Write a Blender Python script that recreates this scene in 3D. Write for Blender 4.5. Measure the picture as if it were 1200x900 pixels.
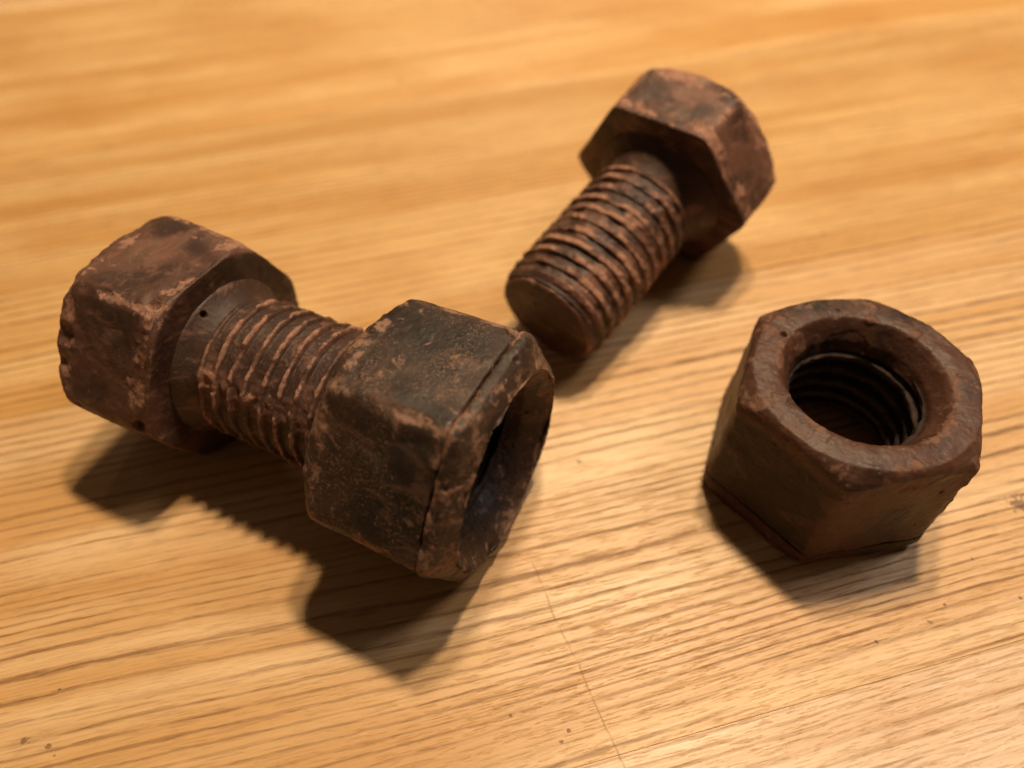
import bpy, math, random
import numpy as np
from mathutils import Matrix, Vector

# ------------------------------------------------------------------ set-up
scene = bpy.context.scene
for o in list(bpy.data.objects):
    bpy.data.objects.remove(o)
COL = scene.collection
S = 0.015                       # one modelling unit (centre to hex corner) is 15 mm
rad = math.radians

# camera ------------------------------------------------------------------
cam = bpy.data.cameras.new('camera')
cam_o = bpy.data.objects.new('camera', cam)
COL.objects.link(cam_o)
D, ROLL, CAM_H = 0.9084, -0.0239, 5.764
Fw = Vector((0, math.cos(D), -math.sin(D)))
Up = Vector((0, math.sin(D), math.cos(D)))
Rt = Vector((1, 0, 0))
R2 = math.cos(ROLL) * Rt + math.sin(ROLL) * Up
U2 = -math.sin(ROLL) * Rt + math.cos(ROLL) * Up
m = Matrix((R2, U2, -Fw)).transposed().to_4x4()
m.translation = Vector((0, 0, CAM_H * S))
cam_o.matrix_world = m
cam.sensor_fit = 'HORIZONTAL'
cam.sensor_width = 36.0
cam.lens = 36.0 * 900.0 / 1200.0
cam.clip_start = 0.005
cam.clip_end = 20.0
cam.dof.use_dof = True
cam.dof.focus_distance = 5.55 * S
cam.dof.aperture_fstop = cam.lens / 2.3
scene.camera = cam_o

# room light: warm dim interior, three ceiling lamps ------------------------
world = bpy.data.worlds.new('World')
scene.world = world
world.use_nodes = True
bg = world.node_tree.nodes['Background']
bg.inputs['Color'].default_value = (1.0, 0.70, 0.46, 1)
bg.inputs['Strength'].default_value = 0.075

def lamp(name, pos, watts, radius, color):
    L = bpy.data.lights.new(name, 'POINT')
    L.energy = watts
    L.shadow_soft_size = radius
    L.color = color
    o = bpy.data.objects.new(name, L)
    COL.objects.link(o)
    o.location = Vector(pos) * S
    return o

WARM = (1.0, 0.79, 0.505)
lamp('lamp_bulb', (6.9, 13.0, 31.0), 6.7, 0.019, WARM)
lamp('lamp_bulb', (3.5, 14.8, 28.7), 5.0, 0.019, WARM)
lamp('wall_lamp_bulb', (1.0, 106.0, 47.0), 4.5, 0.05, (1.0, 0.80, 0.58))
# a softly lit window off to the right: faint third shadow, pale sheen on the near right corner
AL = bpy.data.lights.new('window_light', 'AREA')
AL.shape = 'SQUARE'
AL.size = 0.15
AL.energy = 1.3
AL.color = (1.0, 0.93, 0.84)
AO = bpy.data.objects.new('window_light', AL)
COL.objects.link(AO)
AO.location = Vector((28.7, 14.0, 41.5)) * S
AO.rotation_euler = (Vector((3.0, 2.5, 0)) - Vector((28.7, 14.0, 41.5))).to_track_quat('-Z', 'Y').to_euler()

scene.view_settings.view_transform = 'Standard'
scene.view_settings.look = 'None'
scene.view_settings.exposure = 0.0
scene.view_settings.gamma = 1.0
scene.render.engine = 'CYCLES'
scene.cycles.use_denoising = True
scene.cycles.denoiser = 'OPENIMAGEDENOISE'
scene.cycles.denoising_prefilter = 'FAST'
scene.cycles.max_bounces = 6

# ------------------------------------------------------------------ noise (numpy)
def _hash(ix, iy, iz, seed):
    h = (ix.astype(np.uint32) * np.uint32(374761393) + iy.astype(np.uint32) * np.uint32(668265263)
         + iz.astype(np.uint32) * np.uint32(2147483647) + np.uint32((seed * 974711 + 12345) & 0xffffffff))
    h = (h ^ (h >> np.uint32(13))) * np.uint32(1274126177)
    h = (h ^ (h >> np.uint32(15))) * np.uint32(2246822519)
    h = h ^ (h >> np.uint32(16))
    return h.astype(np.float64) / 4294967295.0

def vnoise(P, scale, seed=0):
    """smooth value noise in -1..1"""
    q = P * scale + 1000.0
    i = np.floor(q).astype(np.int64)
    f = q - i
    f = f * f * f * (f * (f * 6 - 15) + 10)
    r = 0
    for dx in (0, 1):
        wx = f[:, 0] if dx else 1 - f[:, 0]
        for dy in (0, 1):
            wy = f[:, 1] if dy else 1 - f[:, 1]
            for dz in (0, 1):
                wz = f[:, 2] if dz else 1 - f[:, 2]
                r = r + wx * wy * wz * _hash(i[:, 0] + dx, i[:, 1] + dy, i[:, 2] + dz, seed)
    return r * 2 - 1

def fbm(P, scale, octaves=3, seed=0, gain=0.5):
    r, a, t = 0, 1.0, 0.0
    for k in range(octaves):
        r = r + a * vnoise(P, scale * 2.03 ** k, seed + 17 * k)
        t += a
        a *= gain
    return r / t

def sstep(a, b, x):
    t = np.clip((x - a) / (b - a), 0, 1)
    return t * t * (3 - 2 * t)

# ------------------------------------------------------------------ meshes
def grid_mesh(name, P, closed_u=True, attrs=None, mat=None, parent=None, cap_last=False):
    """P: rings x theta x 3 (in units).  Linked as ONE mesh object under parent."""
    nr, nt = P.shape[:2]
    V = (P.reshape(-1, 3) * S).astype(np.float32)
    a = np.arange(nr - 1)[:, None] * nt
    t = np.arange(nt)[None, :]
    t2 = (t + 1) % nt
    Q = np.stack([a + t, a + t2, a + nt + t2, a + nt + t], -1).reshape(-1, 4)
    me = bpy.data.meshes.new(name)
    me.vertices.add(len(V))
    me.vertices.foreach_set('co', V.ravel())
    me.loops.add(Q.size)
    me.loops.foreach_set('vertex_index', Q.ravel().astype(np.int32))
    me.polygons.add(len(Q))
    me.polygons.foreach_set('loop_start', np.arange(0, Q.size, 4, dtype=np.int32))
    me.update(calc_edges=True)
    me.validate()
    me.shade_smooth()
    for k, v in (attrs or {}).items():
        at = me.attributes.new(k, 'FLOAT', 'POINT')
        at.data.foreach_set('value', np.asarray(v, np.float32).ravel())
    if mat:
        me.materials.append(mat)
    o = bpy.data.objects.new(name, me)
    COL.objects.link(o)
    if parent:
        o.parent = parent
    return o

def grid_normals(P):
    du = np.roll(P, -1, 1) - np.roll(P, 1, 1)
    dv = np.gradient(P, axis=0)
    n = np.cross(du, dv)
    n /= np.linalg.norm(n, axis=-1, keepdims=True) + 1e-12
    return n

NT = 480
TH = np.linspace(0, 2 * np.pi, NT, endpoint=False)

def hexr(R, p=26.0, th=TH):
    """hexagon of corner radius R with softly rounded corners (p large = sharp)"""
    ap = R * math.sqrt(0.75)
    s = 0
    for k in range(6):
        c = np.maximum(0, np.cos(th - (k + 0.5) * np.pi / 3))
        s = s + c ** p
    return ap * s ** (-1.0 / p)

def smin(a, b, k=0.04):
    h = np.clip(0.5 + 0.5 * (b - a) / k, 0, 1)
    return b * (1 - h) + a * h - k * h * (1 - h)

def path_rings(path, step=0.011):
    """path: list of (z, radius array over theta, wear).  Resampled evenly between the key rings
    by Catmull-free linear steps; returns P, wear"""
    Z, Rr, Wr = [], [], []
    for (z0, r0, w0), (z1, r1, w1) in zip(path[:-1], path[1:]):
        d = math.hypot(z1 - z0, float(np.max(np.abs(r1 - r0))))
        n = max(1, int(math.ceil(d / step)))
        for k in range(n):
            t = k / n
            Z.append(z0 + (z1 - z0) * t); Rr.append(r0 + (r1 - r0) * t); Wr.append(w0 + (w1 - w0) * t)
    Z.append(path[-1][0]); Rr.append(path[-1][1]); Wr.append(path[-1][2])
    R_ = np.array(Rr); Z_ = np.array(Z)[:, None] * np.ones((1, NT))
    P = np.stack([R_ * np.cos(TH), R_ * np.sin(TH), Z_], -1)
    W_ = np.array(Wr)[:, None] * np.ones((1, NT))
    return P, W_

def roundover(path, zs, rs, rho, z_out, w=1.0, n=5):
    pass

def smooth_rows(P, it=2):
    for _ in range(it):
        Q = P.copy()
        Q[1:-1] = 0.25 * P[:-2] + 0.5 * P[1:-1] + 0.25 * P[2:]
        P = Q
    return P

def dimple(P, N, spots):
    """spots: (x, y, z, radius, depth) pits pressed into the surface"""
    pit = np.zeros(P.shape[:2])
    for x, y, z, r, dpt in spots:
        d = np.linalg.norm(P - np.array([x, y, z]), axis=-1) / r
        k = 1 - sstep(0.35, 1.0, d)
        P = P - N * (k * dpt)[..., None]
        pit = np.maximum(pit, k)
    return P, pit

def weather(P, wear_shade, seed, amp=1.0, chip=1.0, pits=60, spots=(), pit_zone=None):
    """low waves, grain, edge chips and small pits, all as real displacement"""
    shp = P.shape[:2]
    F = P.reshape(-1, 3)
    N = grid_normals(P)
    # outward normals: flip if they point towards the axis on the outer skin
    w = wear_shade.ravel()
    d = amp * (0.016 * fbm(F, 1.6, 2, seed) + 0.005 * fbm(F, 5.5, 2, seed + 1) + 0.0014 * fbm(F, 19, 2, seed + 2)
               + 0.0016 * vnoise(F, 55, seed + 3))
    c1 = fbm(F, 4.2, 3, seed + 5)
    c2 = fbm(F, 10.0, 3, seed + 6)
    w0 = np.maximum(w, 0)
    d -= chip * w0 ** 1.6 * (0.050 * np.clip(c1 - 0.05, 0, 1) + 0.020 * np.clip(c2, 0, 1))
    # crusty lumps stuck on (rubbed crumbs)
    l1 = fbm(F, 7.5, 2, seed + 8)
    d += amp * 0.010 * sstep(0.40, 0.62, l1) * (0.25 + 0.75 * np.maximum(w, 0))
    # shallow scrapes where a skin of coating has flaked off, with a crisp edge
    fl = fbm(F, 2.6, 4, seed + 9)
    flake = sstep(0.30, 0.34, fl)
    d -= amp * 0.004 * flake
    P2 = P + N * d.reshape(shp)[..., None]
    rng = np.random.RandomState(seed)
    sp = list(spots)
    idx = rng.randint(0, len(F), pits)
    for i in idx:
        r = 0.012 + 0.018 * rng.rand() ** 4
        sp.append((*F[i], r, r * (0.5 + 0.6 * rng.rand())))
    P2, pit = dimple(P2, N, sp)
    a = {'wear_shade': w, 'flake': flake, 'lump': sstep(0.36, 0.60, l1), 'pit': pit.ravel()}
    return P2, a

# ------------------------------------------------------------------ node helpers
class NT_:
    def __init__(s, name):
        s.m = bpy.data.materials.new(name)
        s.m.use_nodes = True
        s.t = s.m.node_tree
        s.t.nodes.clear()
        s.x = 0
    def n(s, typ, **kw):
        nd = s.t.nodes.new(typ)
        s.x += 40
        nd.location = (s.x, 0)
        for k, v in kw.items():
            setattr(nd, k, v)
        return nd
    def put(s, sock, v):
        if isinstance(v, bpy.types.NodeSocket):
            s.t.links.new(v, sock)
        else:
            if sock.type == 'RGBA' and len(v) == 3:
                v = (*v, 1)
            sock.default_value = v
    def math(s, op, a, b=None, c=None, clamp=False):
        nd = s.n('ShaderNodeMath', operation=op, use_clamp=clamp)
        s.put(nd.inputs[0], a)
        if b is not None: s.put(nd.inputs[1], b)
        if c is not None: s.put(nd.inputs[2], c)
        return nd.outputs[0]
    def vmath(s, op, a, b=None):
        nd = s.n('ShaderNodeVectorMath', operation=op)
        s.put(nd.inputs[0], a)
        if b is not None: s.put(nd.inputs[1], b)
        return nd.outputs[0] if op not in ('LENGTH', 'DISTANCE', 'DOT_PRODUCT') else nd.outputs[1]
    def scale(s, v, xyz):
        nd = s.n('ShaderNodeMapping')
        s.put(nd.inputs['Vector'], v)
        nd.inputs['Scale'].default_value = xyz
        return nd.outputs[0]
    def noise(s, v, sc, detail=2.0, rough=0.5, dist=0.0):
        nd = s.n('ShaderNodeTexNoise')
        s.put(nd.inputs['Vector'], v)
        nd.inputs['Scale'].default_value = sc
        nd.inputs['Detail'].default_value = detail
        nd.inputs['Roughness'].default_value = rough
        nd.inputs['Distortion'].default_value = dist
        return nd.outputs['Fac']
    def step(s, x, a, b, o0=0.0, o1=1.0):
        nd = s.n('ShaderNodeMapRange', interpolation_type='SMOOTHSTEP')
        s.put(nd.inputs['Value'], x)
        s.put(nd.inputs['From Min'], a); s.put(nd.inputs['From Max'], b)
        s.put(nd.inputs['To Min'], o0); s.put(nd.inputs['To Max'], o1)
        return nd.outputs[0]
    def mix(s, f, a, b, blend='MIX'):
        nd = s.n('ShaderNodeMix', data_type='RGBA', blend_type=blend)
        s.put(nd.inputs['Factor'], f)
        s.put(nd.inputs['A'], a) if False else s.put(nd.inputs[6], a)
        s.put(nd.inputs[7], b)
        return nd.outputs[2]
    def attr(s, name):
        nd = s.n('ShaderNodeAttribute', attribute_name=name)
        return nd.outputs['Fac']
    def bump(s, h, strength, dist, normal=None):
        nd = s.n('ShaderNodeBump')
        nd.inputs['Strength'].default_value = strength
        nd.inputs['Distance'].default_value = dist
        s.put(nd.inputs['Height'], h)
        if normal is not None: s.put(nd.inputs['Normal'], normal)
        return nd.outputs[0]
    def finish(s, color, rough, normal=None, spec=0.5, coat=0.0, coat_r=0.2):
        b = s.n('ShaderNodeBsdfPrincipled')
        s.put(b.inputs['Base Color'], color)
        s.put(b.inputs['Roughness'], rough)
        s.put(b.inputs['Specular IOR Level'], spec)
        s.put(b.inputs['Coat Weight'], coat)
        b.inputs['Coat Roughness'].default_value = coat_r
        if normal is not None: s.put(b.inputs['Normal'], normal)
        o = s.n('ShaderNodeOutputMaterial')
        s.t.links.new(b.outputs[0], o.inputs['Surface'])
        return s.m

# ------------------------------------------------------------------ oak
GRAIN = rad(13.2)
def oak_material():
    k = NT_('oiled_oak')
    geo = k.n('ShaderNodeNewGeometry')
    oi = k.n('ShaderNodeObjectInfo')
    pos = k.vmath('MULTIPLY', geo.outputs['Position'], (1 / S, 1 / S, 1 / S))
    mp = k.n('ShaderNodeMapping')
    k.put(mp.inputs['Vector'], pos)
    mp.inputs['Rotation'].default_value = (0, 0, -GRAIN)
    off = k.n('ShaderNodeCombineXYZ')
    k.put(off.inputs[0], k.math('MULTIPLY', oi.outputs['Random'], 71.0))
    k.put(off.inputs[1], k.math('MULTIPLY', oi.outputs['Random'], 37.0))
    k.put(off.inputs[2], k.math('MULTIPLY', oi.outputs['Random'], 13.0))
    v = k.vmath('ADD', mp.outputs[0], off.outputs[0])
    # slow sideways drift of the grain
    wob = k.math('SUBTRACT', k.noise(k.scale(v, (0.10, 0.22, 0.2)), 1.0, 1.5), 0.5)
    wob2 = k.math('SUBTRACT', k.noise(k.scale(v, (0.9, 1.6, 1.0)), 1.0, 2.0), 0.5)
    sep = k.n('ShaderNodeSeparateXYZ'); k.put(sep.inputs[0], v)
    wy = k.math('ADD', sep.outputs[1], k.math('ADD', k.math('MULTIPLY', wob, 0.55), k.math('MULTIPLY', wob2, 0.030)))
    cmb = k.n('ShaderNodeCombineXYZ')
    k.put(cmb.inputs[0], sep.outputs[0]); k.put(cmb.inputs[1], wy); k.put(cmb.inputs[2], sep.outputs[2])
    g = cmb.outputs[0]
    # growth rings: a dark open-pored early-wood line in each, uneven spacing
    ph = k.math('ADD', k.math('MULTIPLY', wy, 9.6), k.math('MULTIPLY', k.noise(k.scale(g, (0.02, 1.1, 1)), 1.0, 2.0), 6.5))
    fr = k.math('FRACT', ph)
    rag = k.math('MULTIPLY', k.math('SUBTRACT', k.noise(k.scale(g, (2.2, 34, 3)), 1.0, 4.0, 0.7), 0.5), 0.70)
    tri = k.math('ADD', k.math('ABSOLUTE', k.math('SUBTRACT', fr, 0.5)), rag)
    line = k.step(tri, 0.22, -0.02)
    here = k.step(k.noise(k.scale(g, (0.28, 3.2, 1)), 1.0, 3.0, 0.6), 0.27, 0.54)
    lush = k.step(k.noise(k.scale(v, (0.16, 0.55, 0.4)), 1.0, 2.0), 0.36, 0.62, 0.62, 1.0)
    streak = k.math('MULTIPLY', k.math('MULTIPLY', line, here), lush)
    # loose short pore dashes between
    dash = k.step(k.noise(k.scale(g, (1.1, 22, 2)), 1.0, 2.0, 0.6), 0.60, 0.72)
    pore = k.step(k.noise(k.scale(g, (4.5, 70, 4)), 1.0, 3.0, 0.65), 0.55, 0.66)
    fibre = k.noise(k.scale(g, (1.6, 48, 3)), 1.0, 3.0, 0.65)
    band = k.noise(k.scale(g, (0.10, 2.2, 0.6)), 1.0, 3.0, 0.55)
    blot = k.noise(k.scale(v, (0.35, 0.8, 0.6)), 1.0, 3.0, 0.55)
    fleck = k.step(k.noise(k.scale(g, (5.0, 9.0, 5)), 1.0, 3.0, 0.6), 0.60, 0.74)
    pale, honey, amber = (0.66, 0.425, 0.205), (0.53, 0.290, 0.103), (0.45, 0.205, 0.052)
    c = k.mix(k.step(band, 0.36, 0.64), honey, pale)
    c = k.mix(k.math('MULTIPLY', k.step(blot, 0.44, 0.70), 0.50), c, amber)
    c = k.mix(k.math('MULTIPLY', fleck, 0.22), c, (0.68, 0.44, 0.22))
    c = k.mix(k.math('MULTIPLY', k.step(fibre, 0.35, 0.72), 0.34), c, (0.36, 0.17, 0.055))
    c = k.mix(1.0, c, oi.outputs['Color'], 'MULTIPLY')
    c = k.mix(k.math('MULTIPLY', dash, k.math('ADD', 0.36, k.math('MULTIPLY', oi.outputs['Object Index'], 0.055))), c, (0.26, 0.115, 0.036))
    c = k.mix(k.math('MULTIPLY', k.math('MULTIPLY', streak, oi.outputs['Alpha']), 0.95), c, (0.185, 0.068, 0.013))
    c = k.mix(k.math('MULTIPLY', k.math('MULTIPLY', pore, k.math('ADD', k.math('MULTIPLY', streak, 0.6), 0.26)), 0.55), c, (0.10, 0.04, 0.014))
    # grime specks, worm marks and one old knife scratch, where they are on the board
    marks = None
    for x, y, r in MARKS:
        dv = k.vmath('MULTIPLY', k.vmath('SUBTRACT', pos, (x, y, 0)), (0.8, 1.0, 0))
        d = k.math('ADD', k.vmath('LENGTH', dv), k.math('MULTIPLY', k.math('SUBTRACT', k.noise(pos, 26, 3.0), 0.5), r * 3.2))
        q = k.step(d, r * 1.15, r * 0.5)
        marks = q if marks is None else k.math('MAXIMUM', marks, q)
    tiny = k.step(k.noise(k.scale(g, (6, 11, 6)), 1.0, 1.0), 0.80, 0.83)
    marks = k.math('MAXIMUM', marks, tiny)
    c = k.mix(k.math('MULTIPLY', marks, 0.72), c, (0.11, 0.045, 0.022))
    scr = None
    for (ax, ay), (bx, by), wd in SCRATCHES:
        L = math.hypot(bx - ax, by - ay); ux, uy = (bx - ax) / L, (by - ay) / L
        rel = k.vmath('SUBTRACT', pos, (ax, ay, 0))
        al = k.vmath('DOT_PRODUCT', rel, (ux, uy, 0))
        ac = k.math('ADD', k.vmath('DOT_PRODUCT', rel, (-uy, ux, 0)),
                    k.math('ADD', k.math('MULTIPLY', k.math('SUBTRACT', k.noise(pos, 1.3, 3.0), 0.5), 0.14),
                           k.math('MULTIPLY', k.math('SUBTRACT', k.noise(pos, 12, 2.0), 0.5), 0.015)))
        q = k.step(k.math('ABSOLUTE', ac), wd, wd * 0.35)
        q = k.math('MULTIPLY', q, k.math('MULTIPLY', k.step(al, 0.0, 0.2), k.step(al, L, L - 0.2)))
        q = k.math('MULTIPLY', q, k.step(k.noise(pos, 5.0, 2.0), 0.36, 0.56, 0.25, 1.0))
        scr = q if scr is None else k.math('MAXIMUM', scr, q)
    c = k.mix(k.math('MULTIPLY', scr, 0.34), c, (0.17, 0.08, 0.035))
    rough = k.math('ADD', k.math('ADD', k.math('SUBTRACT', 0.43, k.math('MULTIPLY', oi.outputs['Object Index'], 0.01)), k.math('MULTIPLY', k.math('SUBTRACT', fibre, 0.5), 0.22)),
                   k.math('MULTIPLY', k.math('MAXIMUM', streak, marks), 0.16))
    h = k.math('SUBTRACT', k.math('MULTIPLY', fibre, 0.5), k.math('ADD', k.math('MULTIPLY', streak, 0.6), k.math('MULTIPLY', pore, 0.7)))
    h = k.math('SUBTRACT', h, k.math('MULTIPLY', scr, 0.8))
    n1 = k.bump(h, 0.55, 0.00006)
    h2 = k.noise(k.scale(g, (16, 60, 16)), 1.0, 3.0, 0.7)
    n2 = k.bump(h2, 0.35, 0.00004, n1)
    return k.finish(c, rough, n2, 0.5)

MARKS = [(-3.496, 1.412, 0.030), (-3.318, 1.375, 0.021), (-3.372, 1.759, 0.009), (-3.252, 1.307, 0.010),
         (3.129, 2.104, 0.019), (2.689, 1.965, 0.013), (3.293, 2.235, 0.013),
         (-0.068, 1.506, 0.013), (0.344, 1.394, 0.015), (0.28, 1.323, 0.013), (0.577, 3.602, 0.022),
         (4.245, 3.095, 0.078), (3.892, 2.282, 0.019), (3.655, 2.608, 0.013)]
SCRATCHES = [((0.10, 2.75), (0.74, 1.00), 0.008), ((4.05, 1.9), (3.75, 0.6), 0.007)]

oak = oak_material()
table = bpy.data.objects.new('table', None)
COL.objects.link(table)
table['label'] = 'oiled oak table top of parallel glued staves under the nuts and bolts'
table['category'] = 'table'
table.rotation_euler = (0, 0, GRAIN)
tones = [(1, 1, 1), (0.99, 0.95, 0.90), (1.0, 0.97, 0.92), (0.90, 0.84, 0.80), (1.02, 1.0, 0.98), (0.99, 0.93, 0.86), (1.0, 0.95, 0.9)]
tone_at = {0: (1.20, 1.34, 1.95), 1: (1.09, 1.11, 1.22), 2: (1.03, 1.00, 0.90), 3: (1.13, 1.10, 1.02), 4: (1.24, 1.26, 1.36)}  # stave tones, with pale sheen painted into the near and far staves
rng = random.Random(5)
import bmesh
W_ST, OFF0 = 4.15, 1.04
for i in range(-4, 10):
    y0, y1 = OFF0 + (i - 1) * W_ST, OFF0 + i * W_ST          # stave 1 lies between 1.04 and 5.19
    bm = bmesh.new()
    bmesh.ops.create_cube(bm, size=1.0)
    L = 62.0
    for vtx in bm.verts:
        vtx.co.x *= L * S
        vtx.co.y *= (W_ST - 0.001) * S
        vtx.co.z *= 1.9 * S
    bmesh.ops.bevel(bm, geom=bm.edges[:], offset=0.004 * S, segments=2, affect='EDGES', profile=0.5)
    me = bpy.data.meshes.new('plank')
    bm.to_mesh(me); bm.free()
    me.materials.append(oak)
    o = bpy.data.objects.new('plank', me)
    COL.objects.link(o)
    o.parent = table
    o.pass_index = 6 if i == 0 else 0                         # hundredths of roughness taken off: one stave is shinier
    o.location = (1.5 * S, (y0 + y1) / 2 * S, -0.95 * S)
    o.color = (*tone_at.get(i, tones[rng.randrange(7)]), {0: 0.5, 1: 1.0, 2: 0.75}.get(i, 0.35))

# ------------------------------------------------------------------ chocolate
def choc_material(name, dark, brown, dust, dust_amt=0.5, speck=0.5, rough=0.55, crest=None, bloom=0.0):
    k = NT_(name)
    tc = k.n('ShaderNodeTexCoord')
    p = k.vmath('MULTIPLY', tc.outputs['Object'], (1 / S, 1 / S, 1 / S))
    wear_shade, flake, lump, pit = k.attr('wear_shade'), k.attr('flake'), k.attr('lump'), k.attr('pit')
    big = k.noise(p, 1.7, 4.0, 0.6, 0.3)
    mid = k.noise(p, 5.0, 5.0, 0.65, 0.2)
    fine = k.noise(p, 17.0, 4.0, 0.7)
    grit = k.noise(p, 60.0, 3.0, 0.7)
    smear = k.noise(k.scale(p, (3.0, 9.0, 4.0)), 1.0, 4.0, 0.6, 0.6)
    c = k.mix(k.step(k.math('ADD', big, k.math('MULTIPLY', k.math('MINIMUM', wear_shade, 0.4), 0.30)), 0.42, 0.66), dark, brown)  # negative values pull towards dark: painted shade on bolt undersides and necks
    c = k.mix(k.math('MULTIPLY', k.step(smear, 0.52, 0.68), 0.5), c, tuple(0.55 * a + 0.45 * b for a, b in zip(brown, dust)))
    # grey cocoa-butter bloom in thin clouds
    c = k.mix(k.math('MULTIPLY', k.step(k.noise(p, 2.6, 4.0, 0.62), 0.48, 0.70), bloom), c, (0.105, 0.078, 0.060))
    # dusty rub on edges, crusts and flakes
    e = k.math('ADD', k.math('MULTIPLY', wear_shade, k.step(k.noise(p, 2.6, 3.0, 0.6), 0.40, 0.60, 0.42, 0.84)), k.math('MULTIPLY', lump, 0.30))
    e = k.math('ADD', e, k.math('MULTIPLY', flake, 0.10))
    e = k.math('ADD', e, k.math('MULTIPLY', k.math('SUBTRACT', mid, 0.5), 1.5))
    e = k.math('ADD', e, k.math('MULTIPLY', k.math('SUBTRACT', fine, 0.5), 1.4))
    em = k.step(e, 0.72 - 0.5 * dust_amt, 1.02 - 0.42 * dust_amt)
    c = k.mix(k.math('MULTIPLY', em, 0.88), c, k.mix(k.step(fine, 0.35, 0.65), tuple(0.62 * x for x in dust), dust))
    # fine dust specks everywhere
    cloud = k.step(k.noise(p, 2.1, 3.0, 0.6), 0.40, 0.60, 0.15, 1.0)
    sp = k.math('MULTIPLY', k.math('MULTIPLY', k.step(grit, 0.53, 0.62), k.step(mid, 0.32, 0.60)), cloud)
    c = k.mix(k.math('MULTIPLY', sp, speck), c, dust)
    sp2 = k.step(k.noise(p, 48.0, 2.0, 0.6), 0.64, 0.70)
    c = k.mix(k.math('MULTIPLY', k.math('MULTIPLY', sp2, cloud), speck * 0.9), c, tuple(min(1, 1.25 * x) for x in dust))
    scr = k.step(k.noise(k.scale(p, (6.0, 8.0, 5.0)), 1.0, 5.0, 0.68, 0.8), 0.605, 0.655)
    c = k.mix(k.math('MULTIPLY', scr, speck * 1.3), c, k.mix(k.step(fine, 0.35, 0.65), tuple(0.6 * x for x in dust), dust))
    sp3 = k.step(k.noise(p, 42.0, 2.0, 0.6), 0.33, 0.24)
    c = k.mix(k.math('MULTIPLY', sp3, 0.55), c, tuple(0.5 * x for x in dark))
    r = k.math('ADD', k.math('ADD', rough - 0.1, k.math('MULTIPLY', em, 0.22)), k.math('MULTIPLY', k.math('SUBTRACT', mid, 0.5), 0.35))
    h = k.math('ADD', k.math('MULTIPLY', fine, 0.7), k.math('MULTIPLY', grit, 0.35))
    nrm = k.bump(h, 0.6, 0.00012)
    h2 = k.noise(p, 130.0, 2.0, 0.6)
    nrm = k.bump(h2, 0.30, 0.00008, nrm)
    return k.finish(c, r, nrm, 0.26)

m_left_nut = choc_material('dusty_dark_chocolate', (0.0125, 0.0078, 0.0056), (0.036, 0.0190, 0.0125), (0.255, 0.135, 0.088), 0.62, 0.55, 0.60, bloom=0.22)
m_right_nut = choc_material('satin_brown_chocolate', (0.017, 0.0080, 0.0054), (0.072, 0.0290, 0.0172), (0.175, 0.082, 0.051), 0.38, 0.18, 0.56, bloom=0.05)
m_left_bolt = choc_material('matt_brown_chocolate', (0.040, 0.0190, 0.0130), (0.102, 0.046, 0.030), (0.33, 0.165, 0.107), 0.50, 0.16, 0.62, bloom=0.15)
m_back_bolt = choc_material('rubbed_brown_chocolate', (0.046, 0.0210, 0.0145), (0.128, 0.057, 0.038), (0.38, 0.188, 0.122), 0.56, 0.14, 0.62, bloom=0.12)
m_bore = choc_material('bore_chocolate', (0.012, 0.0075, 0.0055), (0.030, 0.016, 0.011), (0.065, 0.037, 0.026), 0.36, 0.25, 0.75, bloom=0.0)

ones = np.ones(NT)
def corner_wear(R, p):
    """1 near the six vertical edges, 0 on the flats"""
    t = (TH % (np.pi / 3)) / (np.pi / 3)
    d = np.minimum(t, 1 - t)
    return np.exp(-(d / 0.055) ** 2)

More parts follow.
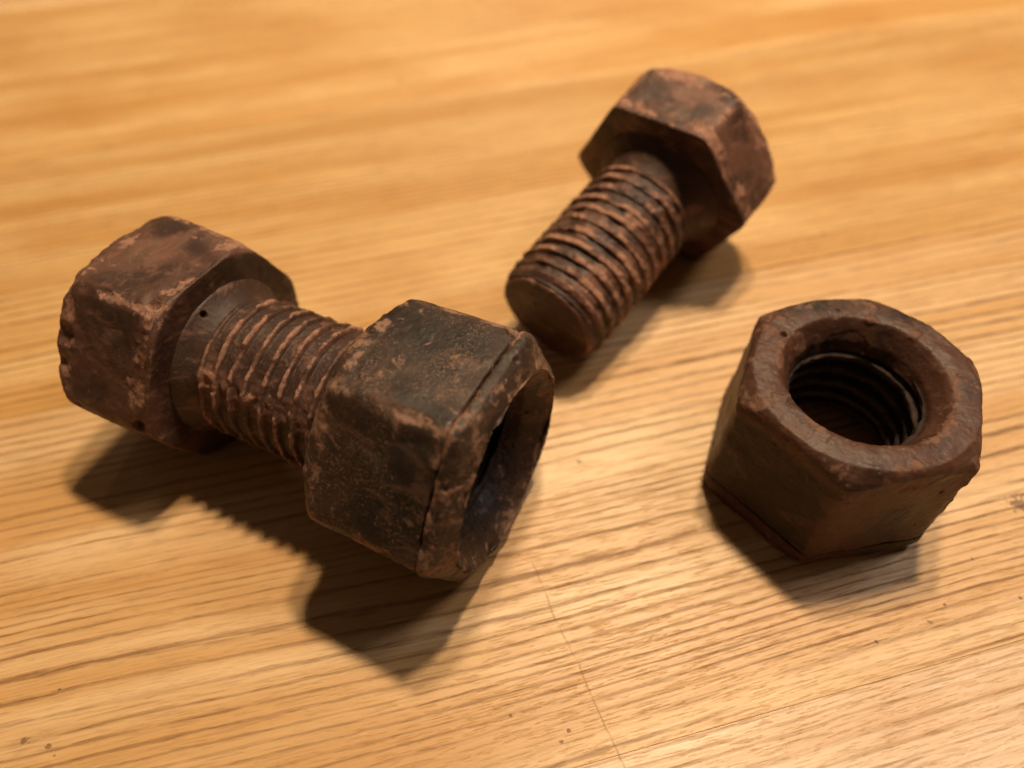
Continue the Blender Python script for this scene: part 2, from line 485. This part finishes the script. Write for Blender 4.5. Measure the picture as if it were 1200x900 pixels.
def thread_mesh(name, r_root, r_crest, z0, z1, pitch, seed, mat, parent, inner=False, run0=0.15, run1=0.15,
                crest_w=0.26, dz=0.0065, end_r=None, lumps=0.0, lump_th=0.0, spots=(), taper=0.0, fill=0.0, lean=(0.0, 0.0)):
    nz = int((z1 - z0) / dz)
    z = np.linspace(z0, z1, nz)[:, None]
    th = TH[None, :]
    ph = (z / pitch - th / (2 * np.pi)) % 1.0
    d = np.abs(ph - 0.5) * 2                                   # 0 at the crest
    prof = 1 - sstep(crest_w, crest_w + 0.28, d)
    fade = sstep(0, run0, z - z0) * sstep(0, run1, z1 - z)
    Pn = np.stack([np.cos(th) * 0.5 + 0 * z, np.sin(th) * 0.5 + 0 * z, z + 0 * th], -1).reshape(-1, 3)
    broken = fbm(Pn, 6.0, 3, seed + 3).reshape(prof.shape)
    fine = fbm(Pn, 17.0, 2, seed + 4).reshape(prof.shape)
    worn = sstep(0.02, 0.40, fbm(Pn, 2.7, 3, seed + 11).reshape(prof.shape)) * fill
    groove = 0.55 + 0.45 * np.clip(1 + 2.2 * fbm(Pn, 4.0, 2, seed + 12).reshape(prof.shape), 0, 1)
    prof = np.maximum(prof, worn * (0.60 + 0.4 * prof)) if fill else prof
    prof = 1 - (1 - prof) * (groove if fill else 1.0)
    hgt = prof * np.clip(0.90 + 0.55 * np.minimum(broken, 0.25) + 0.25 * fine, 0.05, 1.2)
    r = r_root + (r_crest - r_root) * hgt * fade
    r = r - taper * sstep(0, 1, (z - z0) / (z1 - z0))
    r = r + 0.004 * fine * fade + 0.004 * fbm(Pn, 34.0, 2, seed + 7).reshape(prof.shape)
    if lumps:
        a = np.angle(np.exp(1j * (th - lump_th)))
        zone = np.exp(-(a / 0.20) ** 2) * fade
        r = r + lumps * zone * np.clip(0.35 + 1.3 * fbm(Pn, 8.0, 2, seed + 6).reshape(prof.shape), 0, 1)
    P = np.stack([r * np.cos(th) + lean[0] * z, r * np.sin(th) + lean[1] * z, z + 0 * th], -1)
    crest = prof * fade * np.clip(0.82 + 1.4 * broken, 0, 1.1)
    if lumps:
        crest = np.maximum(crest, zone * 0.9)
    if inner:
        P = P[::-1]; crest = crest[::-1]
    N = grid_normals(P)
    P, pit = dimple(P, N, spots)
    return grid_mesh(name, P, attrs={'wear_shade': crest * 1.75 - 0.40, 'flake': 0 * crest, 'lump': 0 * crest, 'pit': pit}, mat=mat, parent=parent)

def thing(name, label, cat, mw, group=None):
    o = bpy.data.objects.new(name, None)
    COL.objects.link(o)
    o.empty_display_size = 0.01
    o.matrix_world = mw
    o['label'] = label; o['category'] = cat
    if group: o['group'] = group
    return o

# ---- hexagon nut, local axis Z from rounded end (0) to the end with the rim
NUT_H = 1.177
def make_nut(root, mat, seed, rim_end_up, p=42, spots=(), taper=0.0, c_ch=0.12, r_face=0.80, gap=0.012, rim_cut=0.30, bore=0.475, chip=1.0, bulge=0.012, facets=(), lean=(0.0, 0.0)):
    """z = 0 chamfered end, z = NUT_H rim end"""
    S0 = NUT_H - 0.20                        # seam where the rim begins
    h1 = hexr(1.0, p)
    cw = corner_wear(1.0, p)
    def hz(z, f=1.0):
        return hexr(f * (1 - taper * (1 - z / NUT_H)), p)
    # body: bore edge -> chamfered end face -> side -> seam groove
    path = [(0.26, bore * ones, 0.15), (0.16, (bore + 0.025) * ones, 0.25), (0.05, max(0.585, bore + 0.05) * ones, 0.45), (0.012, max(0.612, bore + 0.07) * ones, 0.9), (0.0, max(0.632, bore + 0.09) * ones, 1.0)]
    path += [(-0.004, 0.70 * ones, 0.40)]
    for z in (0.0, 0.012, 0.03, 0.06, 0.10, 0.15, 0.22):
        cone = r_face + (z / c_ch) * (1.03 - r_face) + 0 * ones
        path.append((z, smin(hz(z), cone, 0.07), 0.75 if z < 0.16 else 0.25))
    path += [(0.5, hz(0.5), 0.0), (S0 - 0.12, hz(S0 - 0.12), 0.0), (S0 - gap, hz(S0 - gap), 0.40), (S0 - 0.002, hz(S0) - min(0.015, gap * 1.3), 0.9 if bulge > 0.005 else 0.2),
             (S0 + 0.012, hz(S0) - 0.10, 0.3)]
    P, w = path_rings(path)
    P = smooth_rows(P, 2)
    P = P + np.array([lean[0], lean[1], 0.0]) * P[..., 2:3]
    side = ((P[..., 2] > 0.06) & (np.linalg.norm(P[..., :2], axis=-1) > 0.8)).astype(float)
    w = np.maximum(w, side * cw[None, :] * 0.85)
    for deg, amt in facets:                                   # how dusty (+) or bare (-) each flat is
        dd = np.abs(np.angle(np.exp(1j * (TH - rad(deg)))))
        w = w + amt * side * sstep(rad(33), rad(26), dd)[None, :] * sstep(0.06, 0.24, P[..., 2])
    P, a = weather(P, w, seed, 1.0, chip, 40, spots)
    grid_mesh('nut_body', P, attrs=a, mat=mat, parent=root)
    # rim: a raised lip left by the mould, softly rounded, around a wide countersink
    rr = 1.0 - rim_cut
    path = [(S0 + 0.014, hz(S0) - 0.11, 0.2), (S0 + 0.004, hz(S0) - min(0.010, gap), 0.9 if bulge > 0.005 else 0.2), (S0 + 0.018, hz(S0) + bulge, 1.0 if bulge > 0.005 else 0.2),
            (S0 + 0.05, hz(S0) + bulge, 0.60 if bulge > 0.005 else 0.2), (S0 + 0.085, smin(hz(S0) + 0.5 * bulge, (1.02 - 0.10 * rim_cut) * ones, 0.04), 0.55),
            (S0 + 0.125, smin(hz(S0) - 0.10 * rim_cut, (1.01 - 0.30 * rim_cut) * ones, 0.04), 0.45),
            (NUT_H - 0.012, smin(hz(S0) - 0.32 * rim_cut, (0.99 - 0.62 * rim_cut) * ones, 0.12), 0.72),
            (NUT_H, 0.30 * smin(hz(S0) - 0.36 * rim_cut - 0.03, (0.96 - 0.70 * rim_cut) * ones, 0.10) + 0.70 * 0.765, 0.95),
            (NUT_H - 0.012, 0.755 * ones, 0.85), (NUT_H - 0.06, 0.70 * ones, 0.45), (NUT_H - 0.18, 0.60 * ones, 0.25), (NUT_H - 0.30, bore * ones, 0.15)]
    P, w = path_rings(path)
    P = smooth_rows(P, 2)
    P = P + np.array([lean[0], lean[1], 0.0]) * P[..., 2:3]
    w = np.maximum(w, 0.6 * cw[None, :] * (np.linalg.norm(P[..., :2], axis=-1) > 0.8))
    P, a = weather(P, w, seed + 40 if bulge > 0.005 else seed, 1.0, 0.9 * chip, 25 if bulge > 0.005 else 0, ())
    grid_mesh('end_rim', P, attrs=a, mat=mat, parent=root)
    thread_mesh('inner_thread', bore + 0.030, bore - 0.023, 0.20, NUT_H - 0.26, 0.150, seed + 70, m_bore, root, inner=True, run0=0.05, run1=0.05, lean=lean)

# ---- hexagon bolt, local axis Z, head's shank-side face at 0, head behind it, shank to L
def make_bolt(root, mat, seed, Rh, T, L, spots_h=(), spots_s=(), p=30, disc=0.90, thread_from=0.30, lumps=0.0, lump_th=0.0, rs=0.535, crest_w=0.20, depth=0.055, fill=0.0, flare=0.065):
    cw = corner_wear(Rh, p)
    h = hexr(Rh, p)
    path = [(0.0, 0.30 * ones, -0.7), (0.0, smin(h, (disc - 0.03) * Rh * ones, 0.03) - 0.03, -0.6), (-0.006, smin(h, disc * Rh * ones, 0.03), 0.6), (-0.035, smin(h, (disc + 0.03) * Rh * ones, 0.03), 0.5)]  # negative on the under-head face: shade painted into its colour
    for z in (-0.05, -0.07, -0.10, -0.14, -0.20):
        cone = (disc + 0.04 + (-z - 0.05) * 1.15) * Rh + 0 * ones
        path.append((z, smin(h, np.maximum(cone, 0.2), 0.06), 0.85 if z > -0.15 else 0.3))
    path += [(-0.30, h, 0.24), (-T + 0.26, h, 0.24)]
    for z in (0.20, 0.14, 0.09, 0.05, 0.02, 0.0):
        cone = (0.885 + z * 0.95) * Rh + 0 * ones
        path.append((-T + z, smin(h, cone, 0.08), 0.8 if z < 0.16 else 0.3))
    path += [(-T - 0.012, 0.80 * Rh * ones, 0.45), (-T - 0.004, 0.70 * Rh * ones, 0.2), (-T + 0.01, 0.45 * ones, 0.1), (-T + 0.01, 0.004 * ones, 0.1)]
    P, w = path_rings(path)
    P = smooth_rows(P, 2)
    side = ((P[..., 2] < -0.06) & (np.linalg.norm(P[..., :2], axis=-1) > 0.8 * Rh)).astype(float)
    w = np.maximum(w, side * cw[None, :] * 0.9)
    P, a = weather(P[::-1], w[::-1], seed, 1.0, 1.0, 40, spots_h)
    grid_mesh('bolt_head', P, attrs=a, mat=mat, parent=root)
    # neck: a hollow fillet running down from the head into the shank
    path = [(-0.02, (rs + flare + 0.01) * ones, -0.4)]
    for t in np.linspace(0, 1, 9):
        path.append((0.012 + t * (thread_from + 0.03), (rs - depth - 0.006 + (flare + 0.05) * (1 - t) ** 1.8) * ones, -0.65))  # neck colour darkened as painted shade below the head
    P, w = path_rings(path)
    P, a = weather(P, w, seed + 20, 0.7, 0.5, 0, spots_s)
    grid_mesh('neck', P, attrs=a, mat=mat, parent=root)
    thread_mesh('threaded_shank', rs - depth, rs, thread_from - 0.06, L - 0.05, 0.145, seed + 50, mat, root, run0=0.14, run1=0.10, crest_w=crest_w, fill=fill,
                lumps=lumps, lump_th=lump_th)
    path = [(L - 0.06, (rs - depth - 0.006) * ones, 0.5), (L - 0.025, (rs - depth - 0.008) * ones, 0.5), (L - 0.004, (rs - 0.075) * ones, 0.5),
            (L, (rs - 0.10) * ones, -0.3), (L, 0.004 * ones, -0.5)]
    P, w = path_rings(path)
    P, a = weather(P, w, seed + 60, 0.8, 0.6, 10, ())
    grid_mesh('shank_end', P, attrs=a, mat=mat, parent=root)

def axis_matrix(origin, heading, tilt, phi):
    a = Vector((math.cos(heading) * math.cos(tilt), math.sin(heading) * math.cos(tilt), math.sin(tilt)))
    s = Vector((0, 0, 1)).cross(a).normalized()
    u = a.cross(s)
    x = math.cos(phi) * (-s) + math.sin(phi) * u
    y = a.cross(x)
    mm = Matrix((x, y, a)).transposed().to_4x4()
    mm.translation = Vector(origin) * S
    return mm

# right-hand nut: stands on its rim, rounded end up
mw = Matrix.Translation(Vector((2.669, 3.55, NUT_H * 1.012)) * S) @ Matrix.Rotation(-0.8996, 4, 'Z') @ Matrix.Rotation(math.pi, 4, 'X') @ Matrix.Scale(1.012, 4)
n1 = thing('hex_nut', 'reddish brown hexagon nut standing flat on the wood with its hole facing up', 'nut', mw, 'hexagon nuts')
make_nut(n1, m_right_nut, 11, True, gap=0.0004, rim_cut=0.06, chip=0.5, bulge=0.001, p=36, bore=0.495, lean=(0.0, 0.085), taper=0.02, facets=[(30, 0.34), (90, -0.8), (150, 0.34)], r_face=0.82, c_ch=0.13,
         spots=[(-0.665, 0.116, 0.0, 0.034, 0.05), (-0.86, 0.30, 0.06, 0.04, 0.05), (-0.55, -0.42, 0.0, 0.02, 0.02)])

# left bolt with its nut
a = Vector((math.cos(-0.4743), math.sin(-0.4743), 0))
O = Vector((-1.0522, 3.5279, 0.875))
mw = axis_matrix(O + a * (-0.075) + Vector((0, -0.03, 0.048)), -0.4743, 0.0, 0.094) @ Matrix.Scale(1.045, 4)
n2 = thing('hex_nut', 'dusty near-black hexagon nut lying on its side, screwed onto the bolt', 'nut', mw, 'hexagon nuts')
make_nut(n2, m_left_nut, 23, False, bore=0.565, taper=0.035, c_ch=0.18, r_face=0.77, rim_cut=0.34, gap=0.007, p=34,
         spots=[(0.486, -0.851, 0.166, 0.026, 0.06), (-0.44, -0.80, 0.05, 0.09, 0.10), (0.643, -0.609, 0.254, 0.02, 0.02), (-0.47, -0.87, 0.95, 0.06, 0.07)])

mw = axis_matrix(O + a * (-1.458) + Vector((0, 0, -0.02)), -0.4743, 0.008, 0.1)
b1 = thing('hex_bolt', 'dark brown hexagon bolt lying with a nut on its thread', 'bolt', mw, 'hexagon bolts')
make_bolt(b1, m_left_bolt, 37, 1.0, 0.95, 1.86, rs=0.60, thread_from=0.16, crest_w=0.15, depth=0.045, lumps=0.042, lump_th=-0.55,
          spots_s=[(0.155, -0.625, 0.060, 0.040, 0.09)], spots_h=[(0.406, -0.841, -0.103, 0.06, 0.06), (0.701, -0.472, -0.86, 0.12, 0.030), (0.80, -0.25, -0.88, 0.10, 0.025), (0.953, -0.037, -0.10, 0.07, 0.07)])

# back bolt
mw = axis_matrix((1.4997, 6.2567, 0.858), -2.2541, -0.1733, -0.0348)
b2 = thing('hex_bolt', 'bare hexagon bolt at the back with its shank end resting on the wood', 'bolt', mw, 'hexagon bolts')
make_bolt(b2, m_back_bolt, 53, 0.985, 0.74, 1.89, thread_from=0.30, flare=0.12, disc=1.0, crest_w=0.34, depth=0.046, fill=0.85, rs=0.555)
